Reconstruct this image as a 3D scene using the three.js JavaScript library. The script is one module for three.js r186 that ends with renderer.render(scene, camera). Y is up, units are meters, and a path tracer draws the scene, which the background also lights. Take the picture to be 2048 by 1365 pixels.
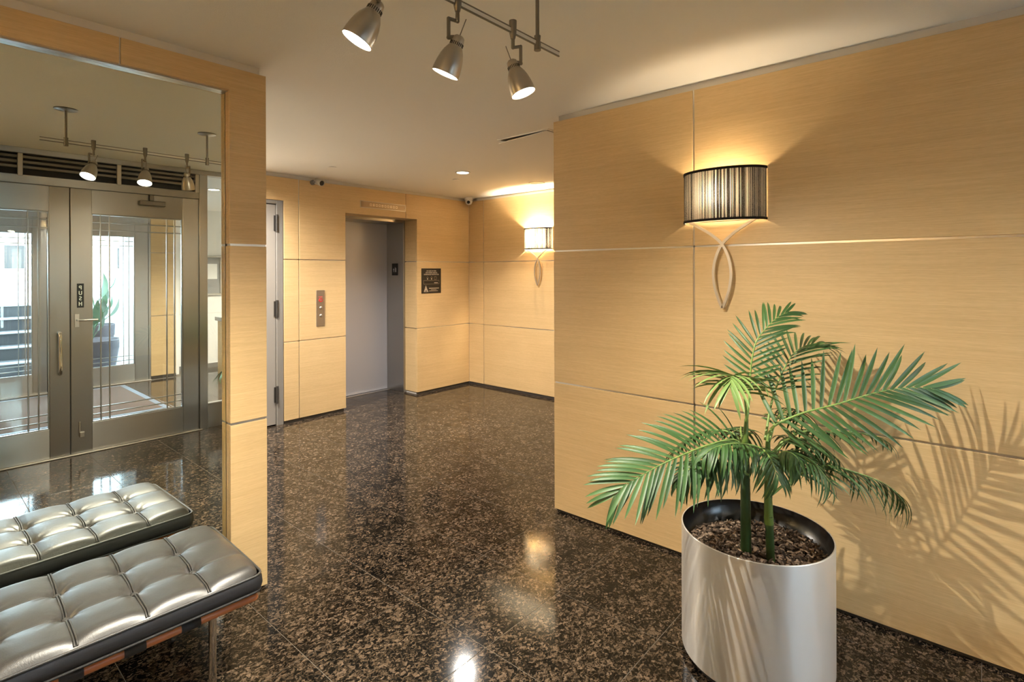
import * as THREE from 'three';
import { mergeGeometries, toCreasedNormals } from 'three/addons/utils/BufferGeometryUtils.js';
import { RectAreaLightUniformsLib } from 'three/addons/lights/RectAreaLightUniformsLib.js';

// ---------------------------------------------------------------- camera, sky, exposure
RectAreaLightUniformsLib.init();
const scene = new THREE.Scene();
const camera = new THREE.PerspectiveCamera(2 * Math.atan(682.5 / 1077.26) * 180 / Math.PI, 2048 / 1365, 0.02, 200);
camera.position.set(0, 1.503, 0);
camera.rotation.order = 'YXZ';
camera.rotation.set(0, -48.884 * Math.PI / 180, -0.0032);
camera.setViewOffset(2048, 1365, 0, 139, 2048, 1365);
const renderer = new THREE.WebGLRenderer({ antialias: true });
renderer.toneMapping = THREE.LinearToneMapping;
renderer.toneMappingExposure = 1.7;
renderer.shadowMap.enabled = true;
scene.background = new THREE.Color().setRGB(0.58, 0.8, 1.0);
scene.backgroundIntensity = 14.0;
const WARM = [1.0, 0.83, 0.58], HALOGEN = [1.0, 0.92, 0.76], DOWN = [1.0, 0.94, 0.86];

// ---------------------------------------------------------------- helpers
let seed = 7;
const rnd = () => { seed = (seed * 1664525 + 1013904223) >>> 0; return seed / 4294967296; };
const rr = (a, b) => a + (b - a) * rnd();
const V = (x, y, z) => new THREE.Vector3(x, y, z);
const taken = new Map();
function numbered(name) {
  const n = taken.get(name) ?? 0; taken.set(name, n + 1);
  return n ? name + '_' + String(n).padStart(3, '0') : name;
}
function boxUV(geo, uo = 0, vo = 0) {                                 // uv in metres by the way each face points
  const g = geo.index ? geo.toNonIndexed() : geo;
  const p = g.attributes.position, uv = new Float32Array(p.count * 2);
  const a = V(), b = V(), c = V(), n = V();
  for (let i = 0; i < p.count; i += 3) {
    a.fromBufferAttribute(p, i); b.fromBufferAttribute(p, i + 1); c.fromBufferAttribute(p, i + 2);
    n.copy(b).sub(a).cross(c.clone().sub(a));
    const ax = Math.abs(n.x), ay = Math.abs(n.y), az = Math.abs(n.z);
    [a, b, c].forEach((q, k) => {
      const [u, v] = ay >= ax && ay >= az ? [q.x, q.z] : ax > az ? [q.z, q.y] : [q.x, q.y];
      uv[(i + k) * 2] = u + uo; uv[(i + k) * 2 + 1] = v + vo;
    });
  }
  g.setAttribute('uv', new THREE.BufferAttribute(uv, 2));
  return g;
}
function cbox(w, h, d, bev = 0.0015, uo = 0, vo = 0) {                // box with chamfered edges, centred
  const H = [w / 2, h / 2, d / 2], b = Math.min(bev, w / 3, h / 3, d / 3), out = [];
  const P = (s, ax) => s.map((q, k) => q * (k === ax ? H[k] : H[k] - b));
  const tri = (p, q, r) => {
    const n = [(q[1] - p[1]) * (r[2] - p[2]) - (q[2] - p[2]) * (r[1] - p[1]), (q[2] - p[2]) * (r[0] - p[0]) - (q[0] - p[0]) * (r[2] - p[2]), (q[0] - p[0]) * (r[1] - p[1]) - (q[1] - p[1]) * (r[0] - p[0])];
    const o = n[0] * (p[0] + q[0] + r[0]) + n[1] * (p[1] + q[1] + r[1]) + n[2] * (p[2] + q[2] + r[2]);
    out.push(...(o > 0 ? [p, q, r] : [p, r, q]).flat());
  };
  const quad = (p, q, r, s) => { tri(p, q, r); tri(p, r, s); };
  for (let ax = 0; ax < 3; ax++) for (const sg of [-1, 1]) {
    const f = (a, c) => { const s = [0, 0, 0]; s[ax] = sg; s[(ax + 1) % 3] = a; s[(ax + 2) % 3] = c; return P(s, ax); };
    quad(f(-1, -1), f(1, -1), f(1, 1), f(-1, 1));
  }
  for (let ax = 0; ax < 3; ax++) { const a1 = (ax + 1) % 3, a2 = (ax + 2) % 3;
    for (const s1 of [-1, 1]) for (const s2 of [-1, 1]) {
      const f = (t, on) => { const s = [0, 0, 0]; s[ax] = t; s[a1] = s1; s[a2] = s2; return P(s, on); };
      quad(f(-1, a1), f(1, a1), f(1, a2), f(-1, a2));
    } }
  for (const x of [-1, 1]) for (const y of [-1, 1]) for (const z of [-1, 1]) tri(P([x, y, z], 0), P([x, y, z], 1), P([x, y, z], 2));
  const g = new THREE.BufferGeometry();
  g.setAttribute('position', new THREE.BufferAttribute(new Float32Array(out), 3));
  g.computeVertexNormals();
  return boxUV(g, uo, vo);
}
const box = (x0, x1, y0, y1, z0, z1, bev = 0.0015, uo = 0, vo = 0) => cbox(x1 - x0, y1 - y0, z1 - z0, bev, uo, vo).translate((x0 + x1) / 2, (y0 + y1) / 2, (z0 + z1) / 2);
const cyl = (r0, r1, h, seg = 24) => new THREE.CylinderGeometry(r1, r0, h, seg, 1);
const plain = (g) => { const q = g.index ? g.toNonIndexed() : g; for (const k of Object.keys(q.attributes)) if (!['position', 'normal', 'uv'].includes(k)) q.deleteAttribute(k); return q; };
const join = (list) => mergeGeometries(list.map(plain));
const lathe = (pts, seg = 40) => new THREE.LatheGeometry(pts.map(([x, y]) => new THREE.Vector2(x, y)), seg);
const tube = (pts, r, seg = 40, rad = 8, closed = false) => new THREE.TubeGeometry(new THREE.CatmullRomCurve3(pts, closed), seg, r, rad, closed);
function M(name, geo, mat, parent, pos, rot) {
  const m = new THREE.Mesh(geo, mat); m.name = parent === scene ? numbered(name) : name;
  if (pos) m.position.set(...pos); if (rot) m.rotation.set(...rot);
  m.castShadow = m.receiveShadow = true; parent.add(m); return m;
}
function structure(name, pos) {
  const g = new THREE.Group(); g.name = name; g.userData.kind = 'structure'; if (pos) g.position.set(...pos); scene.add(g); return g;
}
function structMesh(name, geo, mat) { const m = M(name, geo, mat, scene); m.userData.kind = 'structure'; return m; }
function thing(name, label, category, pos = [0, 0, 0], turn = 0, group) {
  const g = new THREE.Group(); g.name = numbered(name); g.position.set(...pos); g.rotation.y = turn;
  g.userData = { label, category }; if (group) g.userData.group = group; scene.add(g); return g;
}
function tag(o, label, category, group) { Object.assign(o.userData, { label, category }); if (group) o.userData.group = group; return o; }
function sweep(pts, w, d, nrm, seg = 48) {                             // flat bar swept along a curve, w across, d along nrm
  const cv = new THREE.CatmullRomCurve3(pts), pos = [], idx = [];
  for (let i = 0; i <= seg; i++) {
    const p = cv.getPoint(i / seg), t = cv.getTangent(i / seg), s = t.clone().cross(nrm).normalize();
    for (const [a, b] of [[-1, -1], [1, -1], [1, 1], [-1, 1]]) pos.push(...p.clone().addScaledVector(s, a * w / 2).addScaledVector(nrm, b * d / 2).toArray());
  }
  for (let i = 0; i < seg; i++) for (let k = 0; k < 4; k++) { const a = i * 4 + k, b = i * 4 + (k + 1) % 4; idx.push(a, b, b + 4, a, b + 4, a + 4); }
  idx.push(0, 2, 1, 0, 3, 2); const e = seg * 4; idx.push(e, e + 1, e + 2, e, e + 2, e + 3);
  const g = new THREE.BufferGeometry(); g.setAttribute('position', new THREE.BufferAttribute(new Float32Array(pos), 3)); g.setIndex(idx);
  const q = g.toNonIndexed(); q.computeVertexNormals(); return boxUV(q);
}

// ---------------------------------------------------------------- textures
function noiseGrid(nx, ny) { const a = new Float32Array(nx * ny); for (let i = 0; i < a.length; i++) a[i] = rnd(); return (x, y) => {
  const xi = Math.floor(x), yi = Math.floor(y), fx = x - xi, fy = y - yi, sx = fx * fx * (3 - 2 * fx), sy = fy * fy * (3 - 2 * fy);
  const q = (i, j) => a[(((j % ny) + ny) % ny) * nx + (((i % nx) + nx) % nx)];
  return (q(xi, yi) * (1 - sx) + q(xi + 1, yi) * sx) * (1 - sy) + (q(xi, yi + 1) * (1 - sx) + q(xi + 1, yi + 1) * sx) * sy; }; }
function dataTex(w, h, fill, srgb) {
  const d = new Uint8Array(w * h * 4);
  for (let y = 0; y < h; y++) for (let x = 0; x < w; x++) { const c = fill(x, y); const i = (y * w + x) * 4; d[i] = c[0]; d[i + 1] = c[1]; d[i + 2] = c[2]; d[i + 3] = 255; }
  const t = new THREE.DataTexture(d, w, h); t.wrapS = t.wrapT = THREE.RepeatWrapping; t.magFilter = THREE.LinearFilter; t.minFilter = THREE.LinearMipmapLinearFilter; t.generateMipmaps = true;
  if (srgb) t.colorSpace = THREE.SRGBColorSpace; t.needsUpdate = true; return t;
}
const clamp = (x, a = 0, b = 255) => Math.max(a, Math.min(b, x));
// granite: crystals of black, brown and tan, slightly stretched along one direction (0.8 m across)
function graniteTex() {
  const N = 1024, cells = (n, ny) => { const p = []; for (let i = 0; i < n * ny; i++) p.push([rnd(), rnd(), rnd(), rnd()]); return p; };
  const nx1 = 104, ny1 = 170, A = cells(nx1, ny1), nx2 = 42, ny2 = 70, B = cells(nx2, ny2);
  const warp = noiseGrid(60, 60), warp2 = noiseGrid(60, 60), big = noiseGrid(7, 7), mid = noiseGrid(24, 24), fine = noiseGrid(512, 512), wf = noiseGrid(150, 150), wf2 = noiseGrid(150, 150);
  const near = (P, nx, ny, x, y) => { const cx = Math.floor(x * nx), cy = Math.floor(y * ny); let best = 9, hit, second = 9;
    for (let j = -1; j <= 1; j++) for (let i = -1; i <= 1; i++) { const q = P[((cy + j + ny) % ny) * nx + (cx + i + nx) % nx]; const dx = cx + i + q[0] - x * nx, dy = cy + j + q[1] - y * ny, d = dx * dx + dy * dy; if (d < best) { second = best; best = d; hit = q; } else if (d < second) second = d; }
    return [hit, best, Math.sqrt(second) - Math.sqrt(best)]; };
  return dataTex(N, N, (px, py) => {
    let x = px / N, y = py / N;
    const wx = (warp(x * 60, y * 60) - 0.5) * 0.02 + (wf(x * 150, y * 150) - 0.5) * 0.01, wy = (warp2(x * 60, y * 60) - 0.5) * 0.02 + (wf2(x * 150, y * 150) - 0.5) * 0.01;
    x = (x + wx + 1) % 1; y = (y + wy + 1) % 1;
    const [a, , ea] = near(A, nx1, ny1, x, y), [b, db, eb] = near(B, nx2, ny2, x, y);
    const dens = 0.33 + (big(px / N * 7, py / N * 7) - 0.5) * 0.3 + (mid(px / N * 24, py / N * 24) - 0.5) * 0.35;
    let c;
    if (b[2] < 0.42 * dens * 2 && db < 0.14 + 0.12 * b[3]) c = [138 + 40 * b[3], 117 + 34 * b[3], 96 + 30 * b[3]];
    else if (a[2] < dens) c = [98 + 50 * a[3], 83 + 42 * a[3], 67 + 35 * a[3]];
    else if (a[2] < dens + 0.24) c = [56 + 24 * a[3], 49 + 19 * a[3], 40 + 16 * a[3]];
    else c = [20 + 16 * a[3], 20 + 15 * a[3], 19 + 14 * a[3]];
    const e = 0.62 + 0.38 * Math.min(1, ea / 0.22), f = (0.8 + 0.4 * fine(px / 2, py / 2)) * e;
    return c.map((q) => clamp(q * f));
  }, true);
}
// oak veneer with a fine level grain (u along the grain, 1 m by 1 m)
function woodTex(bump) {
  const W = 1024, Hh = 1024, rows = new Float32Array(Hh), soft = noiseGrid(1, 90), soft2 = noiseGrid(1, 18);
  for (let i = 0; i < Hh; i++) rows[i] = rnd();
  const s1 = noiseGrid(10, 512), s2 = noiseGrid(34, 1024), s3 = noiseGrid(5, 9), s4 = noiseGrid(70, 340);
  return dataTex(W, Hh, (x, y) => {
    const u = x / W, v = y / Hh;
    const k = 0.30 * (s1(u * 10 + 3 * v, v * 512) - 0.5) + 0.28 * (s2(u * 34, v * 1024) - 0.5) + 0.16 * (soft(0, v * 90) - 0.5) + 0.10 * (soft2(0, v * 18) - 0.5) + 0.12 * (s3(u * 5, v * 9) - 0.5) + 0.12 * (rows[y] - 0.5) + 0.14 * (s4(u * 70, v * 340) - 0.5);
    if (bump) { const q = clamp(128 + 260 * k); return [q, q, q]; }
    return [clamp(202 + 33 * k), clamp(172 + 33 * k), clamp(124 + 31 * k)];
  }, !bump);
}
function leatherTex() {
  const a = noiseGrid(180, 180), b = noiseGrid(22, 22), c = noiseGrid(60, 30);
  return dataTex(512, 512, (x, y) => { const u = x / 512, v = y / 512; const q = clamp(90 * a(u * 180, v * 180) + 70 * b(u * 22, v * 22) + 70 * c(u * 60, v * 30)); return [q, q, q]; });
}
function plasterTex() {
  const a = noiseGrid(220, 220), b = noiseGrid(14, 14);
  return dataTex(512, 512, (x, y) => { const q = clamp(150 * a(x / 512 * 220, y / 512 * 220) + 80 * b(x / 512 * 14, y / 512 * 14)); return [q, q, q]; });
}
function brushedTex() {
  const a = noiseGrid(4, 512), b = noiseGrid(8, 128);
  return dataTex(256, 512, (x, y) => { const q = clamp(105 + 90 * (a(x / 256 * 4, y) - 0.5) + 60 * (b(x / 256 * 8, y / 4) - 0.5) + 25); return [q, q, q]; });
}
function canvasTex(w, h, draw) {
  const c = document.createElement('canvas'); c.width = w; c.height = h; draw(c.getContext('2d'), w, h);
  const t = new THREE.CanvasTexture(c); t.colorSpace = THREE.SRGBColorSpace; return t;
}
const scaled = (t, sx, sy) => { const q = t.clone(); q.repeat.set(sx, sy); q.needsUpdate = true; return q; };
const granite = graniteTex(), oak = woodTex(false), oakBump = woodTex(true), leatherB = leatherTex(), plasterB = plasterTex(), brushed = brushedTex();

// ---------------------------------------------------------------- materials
const std = (c, roughness = 0.6, metalness = 0, extra = {}) => new THREE.MeshPhysicalMaterial({ color: new THREE.Color().setRGB(...c), roughness, metalness, ...extra });
const mat = {
  granite: new THREE.MeshPhysicalMaterial({ color: new THREE.Color().setRGB(0.34, 0.34, 0.34), map: scaled(granite, 1 / 0.8, 1 / 0.8), roughness: 0.09, ior: 1.42, specularIntensity: 0.58 }),
  grout: std([0.13, 0.11, 0.085], 0.85),
  base: std([0.05, 0.043, 0.036], 0.3),
  wood: new THREE.MeshPhysicalMaterial({ map: oak, bumpMap: oakBump, bumpScale: 0.00012, roughness: 0.45 }),
  plaster: std([0.86, 0.84, 0.78], 0.85, 0, { bumpMap: scaled(plasterB, 2, 2), bumpScale: 0.0006 }),
  white: std([0.8, 0.79, 0.75], 0.8, 0, { bumpMap: plasterB, bumpScale: 0.0004 }),
  reveal: std([0.66, 0.63, 0.57], 0.6),
  alu: std([0.72, 0.7, 0.66], 0.3, 1),
  steelV: std([0.43, 0.42, 0.4], 0.3, 1, { anisotropy: 0.7, roughnessMap: null }),
  steelH: std([0.43, 0.42, 0.4], 0.3, 1, { anisotropy: 0.7, anisotropyRotation: Math.PI / 2 }),
  steel: std([0.55, 0.53, 0.5], 0.32, 1),
  pot: std([0.82, 0.81, 0.79], 0.38, 0.72, { anisotropy: 0.8, anisotropyRotation: Math.PI / 2, bumpMap: scaled(brushed, 1, 1), bumpScale: 0.00004 }),
  lift: std([0.53, 0.54, 0.6], 0.45, 0.45, { bumpMap: scaled(brushed, 1, 1), bumpScale: 0.00005 }),  // bluish base colour stands in for daylight falling on the lift door
  chrome: std([0.78, 0.77, 0.75], 0.06, 1),
  nickel: std([0.5, 0.47, 0.42], 0.34, 1),
  nickelDark: std([0.23, 0.21, 0.18], 0.45, 1),
  black: std([0.012, 0.011, 0.01], 0.5),
  blackGloss: std([0.014, 0.013, 0.012], 0.25),
  rubber: std([0.02, 0.019, 0.018], 0.8),
  leather: std([0.03, 0.029, 0.028], 0.42, 0, { bumpMap: scaled(leatherB, 4, 4), bumpScale: 0.0007, specularIntensity: 1, clearcoat: 1, clearcoatRoughness: 0.42 }),
  leatherSide: std([0.013, 0.013, 0.015], 0.5, 0, { bumpMap: scaled(leatherB, 4, 4), bumpScale: 0.0004 }),
  tan: std([0.44, 0.14, 0.04], 0.38),
  mirror: std([0.84, 0.87, 0.79], 0.0, 1),
  glass: new THREE.MeshPhysicalMaterial({ color: 0xffffff, transmission: 1, thickness: 0, roughness: 0, ior: 1.5 }),
  came: std([0.42, 0.42, 0.4], 0.3, 1),
  doorPaint: std([0.27, 0.245, 0.215], 0.5),
  framePaint: std([0.2, 0.185, 0.165], 0.5),
  hinge: std([0.06, 0.055, 0.05], 0.45, 0.6),
  silver: std([0.5, 0.46, 0.4], 0.35, 0.9),
  mat: std([0.085, 0.052, 0.033], 0.95),
  matEdge: std([0.15, 0.17, 0.2], 0.6, 0.5),
  bluestone: std([0.035, 0.038, 0.042], 0.85, 0, { bumpMap: plasterB, bumpScale: 0.002 }),
  concrete: std([0.42, 0.43, 0.44], 0.9, 0, { bumpMap: plasterB, bumpScale: 0.002 }),
  tub: std([0.02, 0.014, 0.02], 0.6),
  houseWall: std([0.62, 0.5, 0.38], 0.9),
  cameraWhite: std([0.75, 0.72, 0.66], 0.4),
};
const glow = (c, k) => new THREE.MeshStandardMaterial({ color: 0x000000, emissive: new THREE.Color().setRGB(...c), emissiveIntensity: k });
const C3 = (c) => new THREE.Color().setRGB(...c);

// ================================================================ THE SETTING
const CEIL = 2.48, TOP = 2.44, J1 = 0.809, J2 = 1.630, G = 0.005;
const XR = 2.7208, FL = 2.579, FE = 5.197, XB = 5.075, MIR = 2.628;

// floor: granite tiles laid on a bed
{
  const fl = structure('floor');
  M('bed', box(-2.6, 5.6, -0.14, -0.021, -5.95, 4.0, 0), mat.grout, fl);
  M('joint_filler', box(-2.6, 5.6, -0.021, -0.0012, -5.95, 4.0, 0), mat.grout, fl);
  const P = 0.4975, variants = [];
  for (let k = 0; k < 10; k++) { const g = cbox(P - 0.0022, 0.02, P - 0.0022, 0.0007, rr(0, 1), rr(0, 1)); variants.push(g.translate(0, -0.01, 0)); }
  for (let i = -7; i < 9; i++) for (let j = -10; j < 9; j++) {
    const x = 1.052 + (i + 0.5) * P, z = -(1.0 - (j + 0.5) * P);
    if (x < -2.4 || x > 5.45 || z < -5.95 || z > 3.95) continue;
    const t = M('tile', variants[Math.floor(rnd() * 10)], mat.granite, fl, [x, 0, z]);
    if (rnd() < 0.5) t.rotation.y = Math.PI;
  }
}
structMesh('ceiling', box(-2.6, 5.6, CEIL, CEIL + 0.12, -5.95, 4.0, 0), mat.plaster);

// panel builders: each panel is a board of its own, 20 mm thick, aluminium strips lie in the joints
const panelGeo = (w, h) => cbox(w, h, 0.02, 0.0012, rr(0, 3), rr(0, 3));
function panelZ(par, x0, x1, y0, y1, zFront, dir = 1) {               // board facing +z (dir 1) or -z (dir -1)
  return M('panel', panelGeo(x1 - x0, y1 - y0), mat.wood, par, [(x0 + x1) / 2, (y0 + y1) / 2, zFront - dir * 0.01]);
}
function panelX(par, z0, z1, y0, y1, xFront, dir = -1) {              // board facing -x (dir -1) or +x
  return M('panel', panelGeo(Math.abs(z1 - z0), y1 - y0), mat.wood, par, [xFront - dir * 0.01, (y0 + y1) / 2, (z0 + z1) / 2], [0, Math.PI / 2, 0]);
}
function panelPoly(par, pts, zFront, dir = 1) {                       // board with a cut-out, outline in x, y
  const s = new THREE.Shape(pts.map(([x, y]) => new THREE.Vector2(x, y)));
  const g = new THREE.ExtrudeGeometry(s, { depth: 0.0176, bevelEnabled: true, bevelSize: 0.0012, bevelThickness: 0.0012, bevelOffset: -0.0012, bevelSegments: 1 });
  return M('panel', boxUV(g.translate(0, 0, -0.0188), rr(0, 3), rr(0, 3)), mat.wood, par, [0, 0, zFront]);
}
const stripZ = (par, x0, x1, y0, y1, z) => M('joint_strip', box(x0, x1, y0, y1, z - 0.013, z - 0.006, 0), mat.alu, par);
const stripX = (par, z0, z1, y0, y1, x) => M('joint_strip', box(x + 0.006, x + 0.013, y0, y1, Math.min(z0, z1), Math.max(z0, z1), 0), mat.alu, par);

// right wall, with the sconce and the palm
{
  const w = structure('wall_right');
  M('core', box(XR + 0.024, XR + 0.24, 0, CEIL, -2.0, 0.36, 0), mat.reveal, w);
  M('base_strip', box(XR + 0.012, XR + 0.024, 0, 0.05, -2.016, 0.36, 0), mat.base, w);
  const cols = [[-2.026, -1.125 - G], [-1.125 + G, 0.36]], rows = [[0.017, J1 - G], [J1 + G, J2 - G], [J2 + G, TOP]];
  for (const [z0, z1] of cols) for (const [y0, y1] of rows) panelX(w, z0, z1, y0, y1, XR);
  stripX(w, -1.125 - G, -1.125 + G, 0.017, TOP, XR);
  for (const y of [J1, J2]) stripX(w, -2.02, 0.36, y - G, y + G, XR);
  // end of the wall block, towards the lift lobby
  M('end_core', box(XR + 0.024, 5.3, 0, CEIL, -2.002, -1.9, 0), mat.reveal, w);
  for (const [y0, y1] of rows) for (const [x0, x1] of [[XR + 0.004, 3.9 - G], [3.9 + G, XB]]) panelZ(w, x0, x1, y0, y1, -2.024, -1);
}
// back wall beyond, with the second sconce
{
  const w = structure('wall_back');
  M('core', box(XB + 0.024, XB + 0.22, 0, CEIL, -5.95, -1.9, 0), mat.reveal, w);
  M('base_strip', box(XB + 0.01, XB + 0.024, 0, 0.06, -FE, -2.03, 0), mat.base, w);
  const rows = [[0.03, J1 - G], [J1 + G, J2 - G], [J2 + G, TOP]];
  for (const [z0, z1] of [[-FE + 0.001, -4.924 - G], [-4.924 + G, -3.4 - G], [-3.4 + G, -2.05]]) for (const [y0, y1] of rows) panelX(w, z0, z1, y0, y1, XB);
  stripX(w, -4.924 - G, -4.924 + G, 0.03, TOP, XB); stripX(w, -3.4 - G, -3.4 + G, 0.03, TOP, XB);
  for (const y of [J1, J2]) stripX(w, -FE + 0.002, -2.05, y - G, y + G, XB);
}
// lift wall
const EX0 = 3.212, EX1 = 4.19, EH = 2.145, FD = 5.766;
{
  const w = structure('wall_lift');
  const b = (x0, x1, y0, y1) => M('core', box(x0, x1, y0, y1, -5.95, -FE - 0.024, 0), mat.reveal, w);
  b(2.523, EX0 - 0.02, 0, CEIL); b(EX1 + 0.02, 5.3, 0, CEIL); b(EX0 - 0.02, EX1 + 0.02, EH + 0.02, CEIL); b(1.5, 2.523, 2.21, CEIL); b(-0.6, 1.5, 0, CEIL);
  M('base_strip', box(2.53, EX0 - 0.02, 0, 0.06, -FE - 0.024, -FE - 0.01, 0), mat.base, w);
  M('base_strip', box(EX1 + 0.004, XB + 0.01, 0, 0.06, -FE - 0.024, -FE - 0.01, 0), mat.base, w);
  const z = -FE;
  panelPoly(w, [[1.2, 2.212], [2.528, 2.212], [2.528, J2 + G], [2.684 - G, J2 + G], [2.684 - G, TOP], [1.2, TOP]], z);
  panelZ(w, 2.528, 2.684 - G, 0.03, J1 - G, z); panelZ(w, 2.528, 2.684 - G, J1 + G, J2 - G, z);
  panelZ(w, 2.684 + G, EX0, 0.03, J1 - G, z); panelZ(w, 2.684 + G, EX0, J1 + G, J2 - G, z);
  panelPoly(w, [[2.684 + G, J2 + G], [EX0, J2 + G], [EX0, EH], [4.024 - G / 2, EH], [4.024 - G / 2, TOP], [2.684 + G, TOP]], z);
  panelPoly(w, [[4.024 + G / 2, EH], [EX1, EH], [EX1, J2 + G], [XB, J2 + G], [XB, TOP], [4.024 + G / 2, TOP]], z);
  panelZ(w, EX1, XB, J1 + G, J2 - G, z); panelZ(w, EX1, XB, 0.03, J1 - G, z);
  stripZ(w, 2.684 - G, 2.684 + G, 0.03, TOP, z); stripZ(w, 4.024 - G / 2, 4.024 + G / 2, EH, TOP, z);
  for (const y of [J1, J2]) { stripZ(w, 2.528, EX0 - 0.001, y - G, y + G, z); stripZ(w, EX1 + 0.001, XB, y - G, y + G, z); }
  // lined sides and head of the lift recess
  const rows = [[0.03, J1 - G], [J1 + G, J2 - G], [J2 + G, EH]];
  for (const [y0, y1] of rows) { M('recess_lining', box(EX1, EX1 + 0.019, y0, y1, -5.431, -FE - 0.0205, 0.001, rr(0, 2), rr(0, 2)), mat.wood, w); M('recess_lining', box(EX0 - 0.019, EX0, y0, y1, -5.431, -FE - 0.0205, 0.001, rr(0, 2), rr(0, 2)), mat.wood, w); }
  M('recess_head', box(EX0, EX1, EH, EH + 0.019, -5.431, -FE - 0.0205, 0.001), mat.wood, w);
  M('lift_jamb', box(EX1 - 0.025, EX1 + 0.019, 0, EH, -FD - 0.05, -5.433, 0.002), mat.steelV, w).userData.label = 'brushed steel lift jamb';
  M('lift_jamb', box(EX0 - 0.019, EX0 + 0.025, 0, EH, -FD - 0.05, -5.433, 0.002), mat.steelV, w);
  M('lift_head', box(EX0 + 0.025, EX1 - 0.025, EH - 0.03, EH + 0.019, -FD - 0.05, -5.433, 0.002), mat.steelH, w);
  M('sill', box(EX0 + 0.025, EX1 - 0.025, 0, 0.004, -FD + 0.0, -FD + 0.06, 0.001), mat.steel, w);
}
{
  const d = structure('door_1'); d.userData.label = 'brushed steel lift door';
  M('door_leaf', box(EX0 + 0.026, EX1 - 0.026, 0.006, EH - 0.031, -FD - 0.04, -FD - 0.002, 0.002), mat.lift, d);
}
// grey service door
{
  const d = structure('door_2'); d.userData.label = 'grey painted steel service door beside the lift';
  M('door_frame', join([box(2.458, 2.522, 0, 2.209, -FE - 0.12, -FE - 0.004, 0.002), box(1.52, 2.458, 2.173, 2.209, -FE - 0.12, -FE - 0.004, 0.002), box(1.5, 1.56, 0, 2.209, -FE - 0.12, -FE - 0.004, 0.002)]), mat.framePaint, d);
  M('door_stop', join([box(2.44, 2.458, 0, 2.17, -FE - 0.12, -FE - 0.07, 0.001), box(1.56, 2.44, 2.15, 2.173, -FE - 0.12, -FE - 0.07, 0.001)]), mat.framePaint, d);
  M('door_leaf', box(1.565, 2.454, 0.012, 2.168, -FE - 0.065, -FE - 0.02, 0.002), mat.doorPaint, d);
  for (const y of [1.985, 1.145, 0.303]) M('hinge', join([cyl(0.011, 0.011, 0.17, 14).translate(0, 0, 0.008), cbox(0.034, 0.15, 0.006).translate(-0.01, 0, -0.004)]), mat.hinge, d, [2.46, y, -FE - 0.012]);
}
// left wall with the mirror set into it
const MX = 1.003, XE = 1.169, MT = 2.335;
{
  const w = structure('wall_left');
  const z = -FL;
  M('core', box(-2.6, XE - 0.022, 0, CEIL, -2.8, -MIR - 0.012, 0), mat.reveal, w);
  M('core', box(MX + 0.021, XE - 0.022, 0, CEIL, -MIR - 0.012, -FL - 0.022, 0), mat.reveal, w);
  M('core', box(-2.6, MX + 0.021, MT + 0.02, CEIL, -MIR - 0.012, -FL - 0.022, 0), mat.reveal, w);
  panelPoly(w, [[0.59 + G / 2, MT], [MX, MT], [MX, J2 + G], [XE, J2 + G], [XE, TOP], [0.59 + G / 2, TOP]], z);
  panelZ(w, -0.75, 0.59 - G / 2, MT, TOP, z); panelZ(w, -1.49, -0.75 - G, MT, TOP, z);
  panelZ(w, MX, XE, J1 + G, J2 - G, z); panelZ(w, MX, XE, 0.012, J1 - G, z);
  stripZ(w, 0.59 - G / 2, 0.59 + G / 2, MT, TOP, z);
  for (const y of [J1, J2]) stripZ(w, MX + 0.002, XE - 0.006, y - G, y + G, z + 0.005);
  // wooden reveal round the mirror, jointed as the face is
  for (const [y0, y1] of [[0.012, J1 - G], [J1 + G, J2 - G], [J2 + G, MT]]) M('mirror_reveal', box(MX, MX + 0.02, y0, y1, -MIR, -FL - 0.0205, 0.0008, rr(0, 2), rr(0, 2)), mat.wood, w);
  for (const y of [J1, J2]) M('joint_strip', box(MX + 0.004, MX + 0.02, y - G, y + G, -MIR, -FL - 0.002, 0), mat.alu, w);
  M('mirror_head_trim', box(-1.49, MX, MT - 0.004, MT + 0.019, -MIR, -FL - 0.0205, 0.0008), mat.alu, w);
  // boards on the end and back of the wall
  for (const [y0, y1] of [[0.012, J1 - G], [J1 + G, J2 - G], [J2 + G, TOP]]) panelX(w, -2.8, -FL - 0.0205, y0, y1, XE, 1);
}
tag(M('wall_mirror', box(-1.49, MX - 0.001, 0.004, MT - 0.001, -MIR - 0.01, -MIR, 0.001), mat.mirror, scene), 'large frameless wall mirror set into the wood panelled wall behind the bench', 'mirror');

// side and rear shell of the lobby
{
  const w = structure('wall_side');
  M('core', box(-1.7, -1.52, 0, CEIL, -2.62, 0.45, 0), mat.reveal, w);
  for (const [y0, y1] of [[0.017, J1 - G], [J1 + G, J2 - G], [J2 + G, TOP]]) for (const [z0, z1] of [[-FL, -1.1 - G], [-1.1 + G, 0.37]]) panelX(w, z0, z1, y0, y1, -1.5, 1);
  M('corridor_end', box(-0.75, -0.6, 0, CEIL, -5.95, -2.8, 0), mat.white, w);
  M('shaft_wall', box(2.5, 5.3, 0, CEIL, -6.05, -5.95, 0), mat.white, w);
  M('corridor_back', box(-0.75, 2.5, 0, CEIL, -6.05, -5.95, 0), mat.white, w);
}

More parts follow.
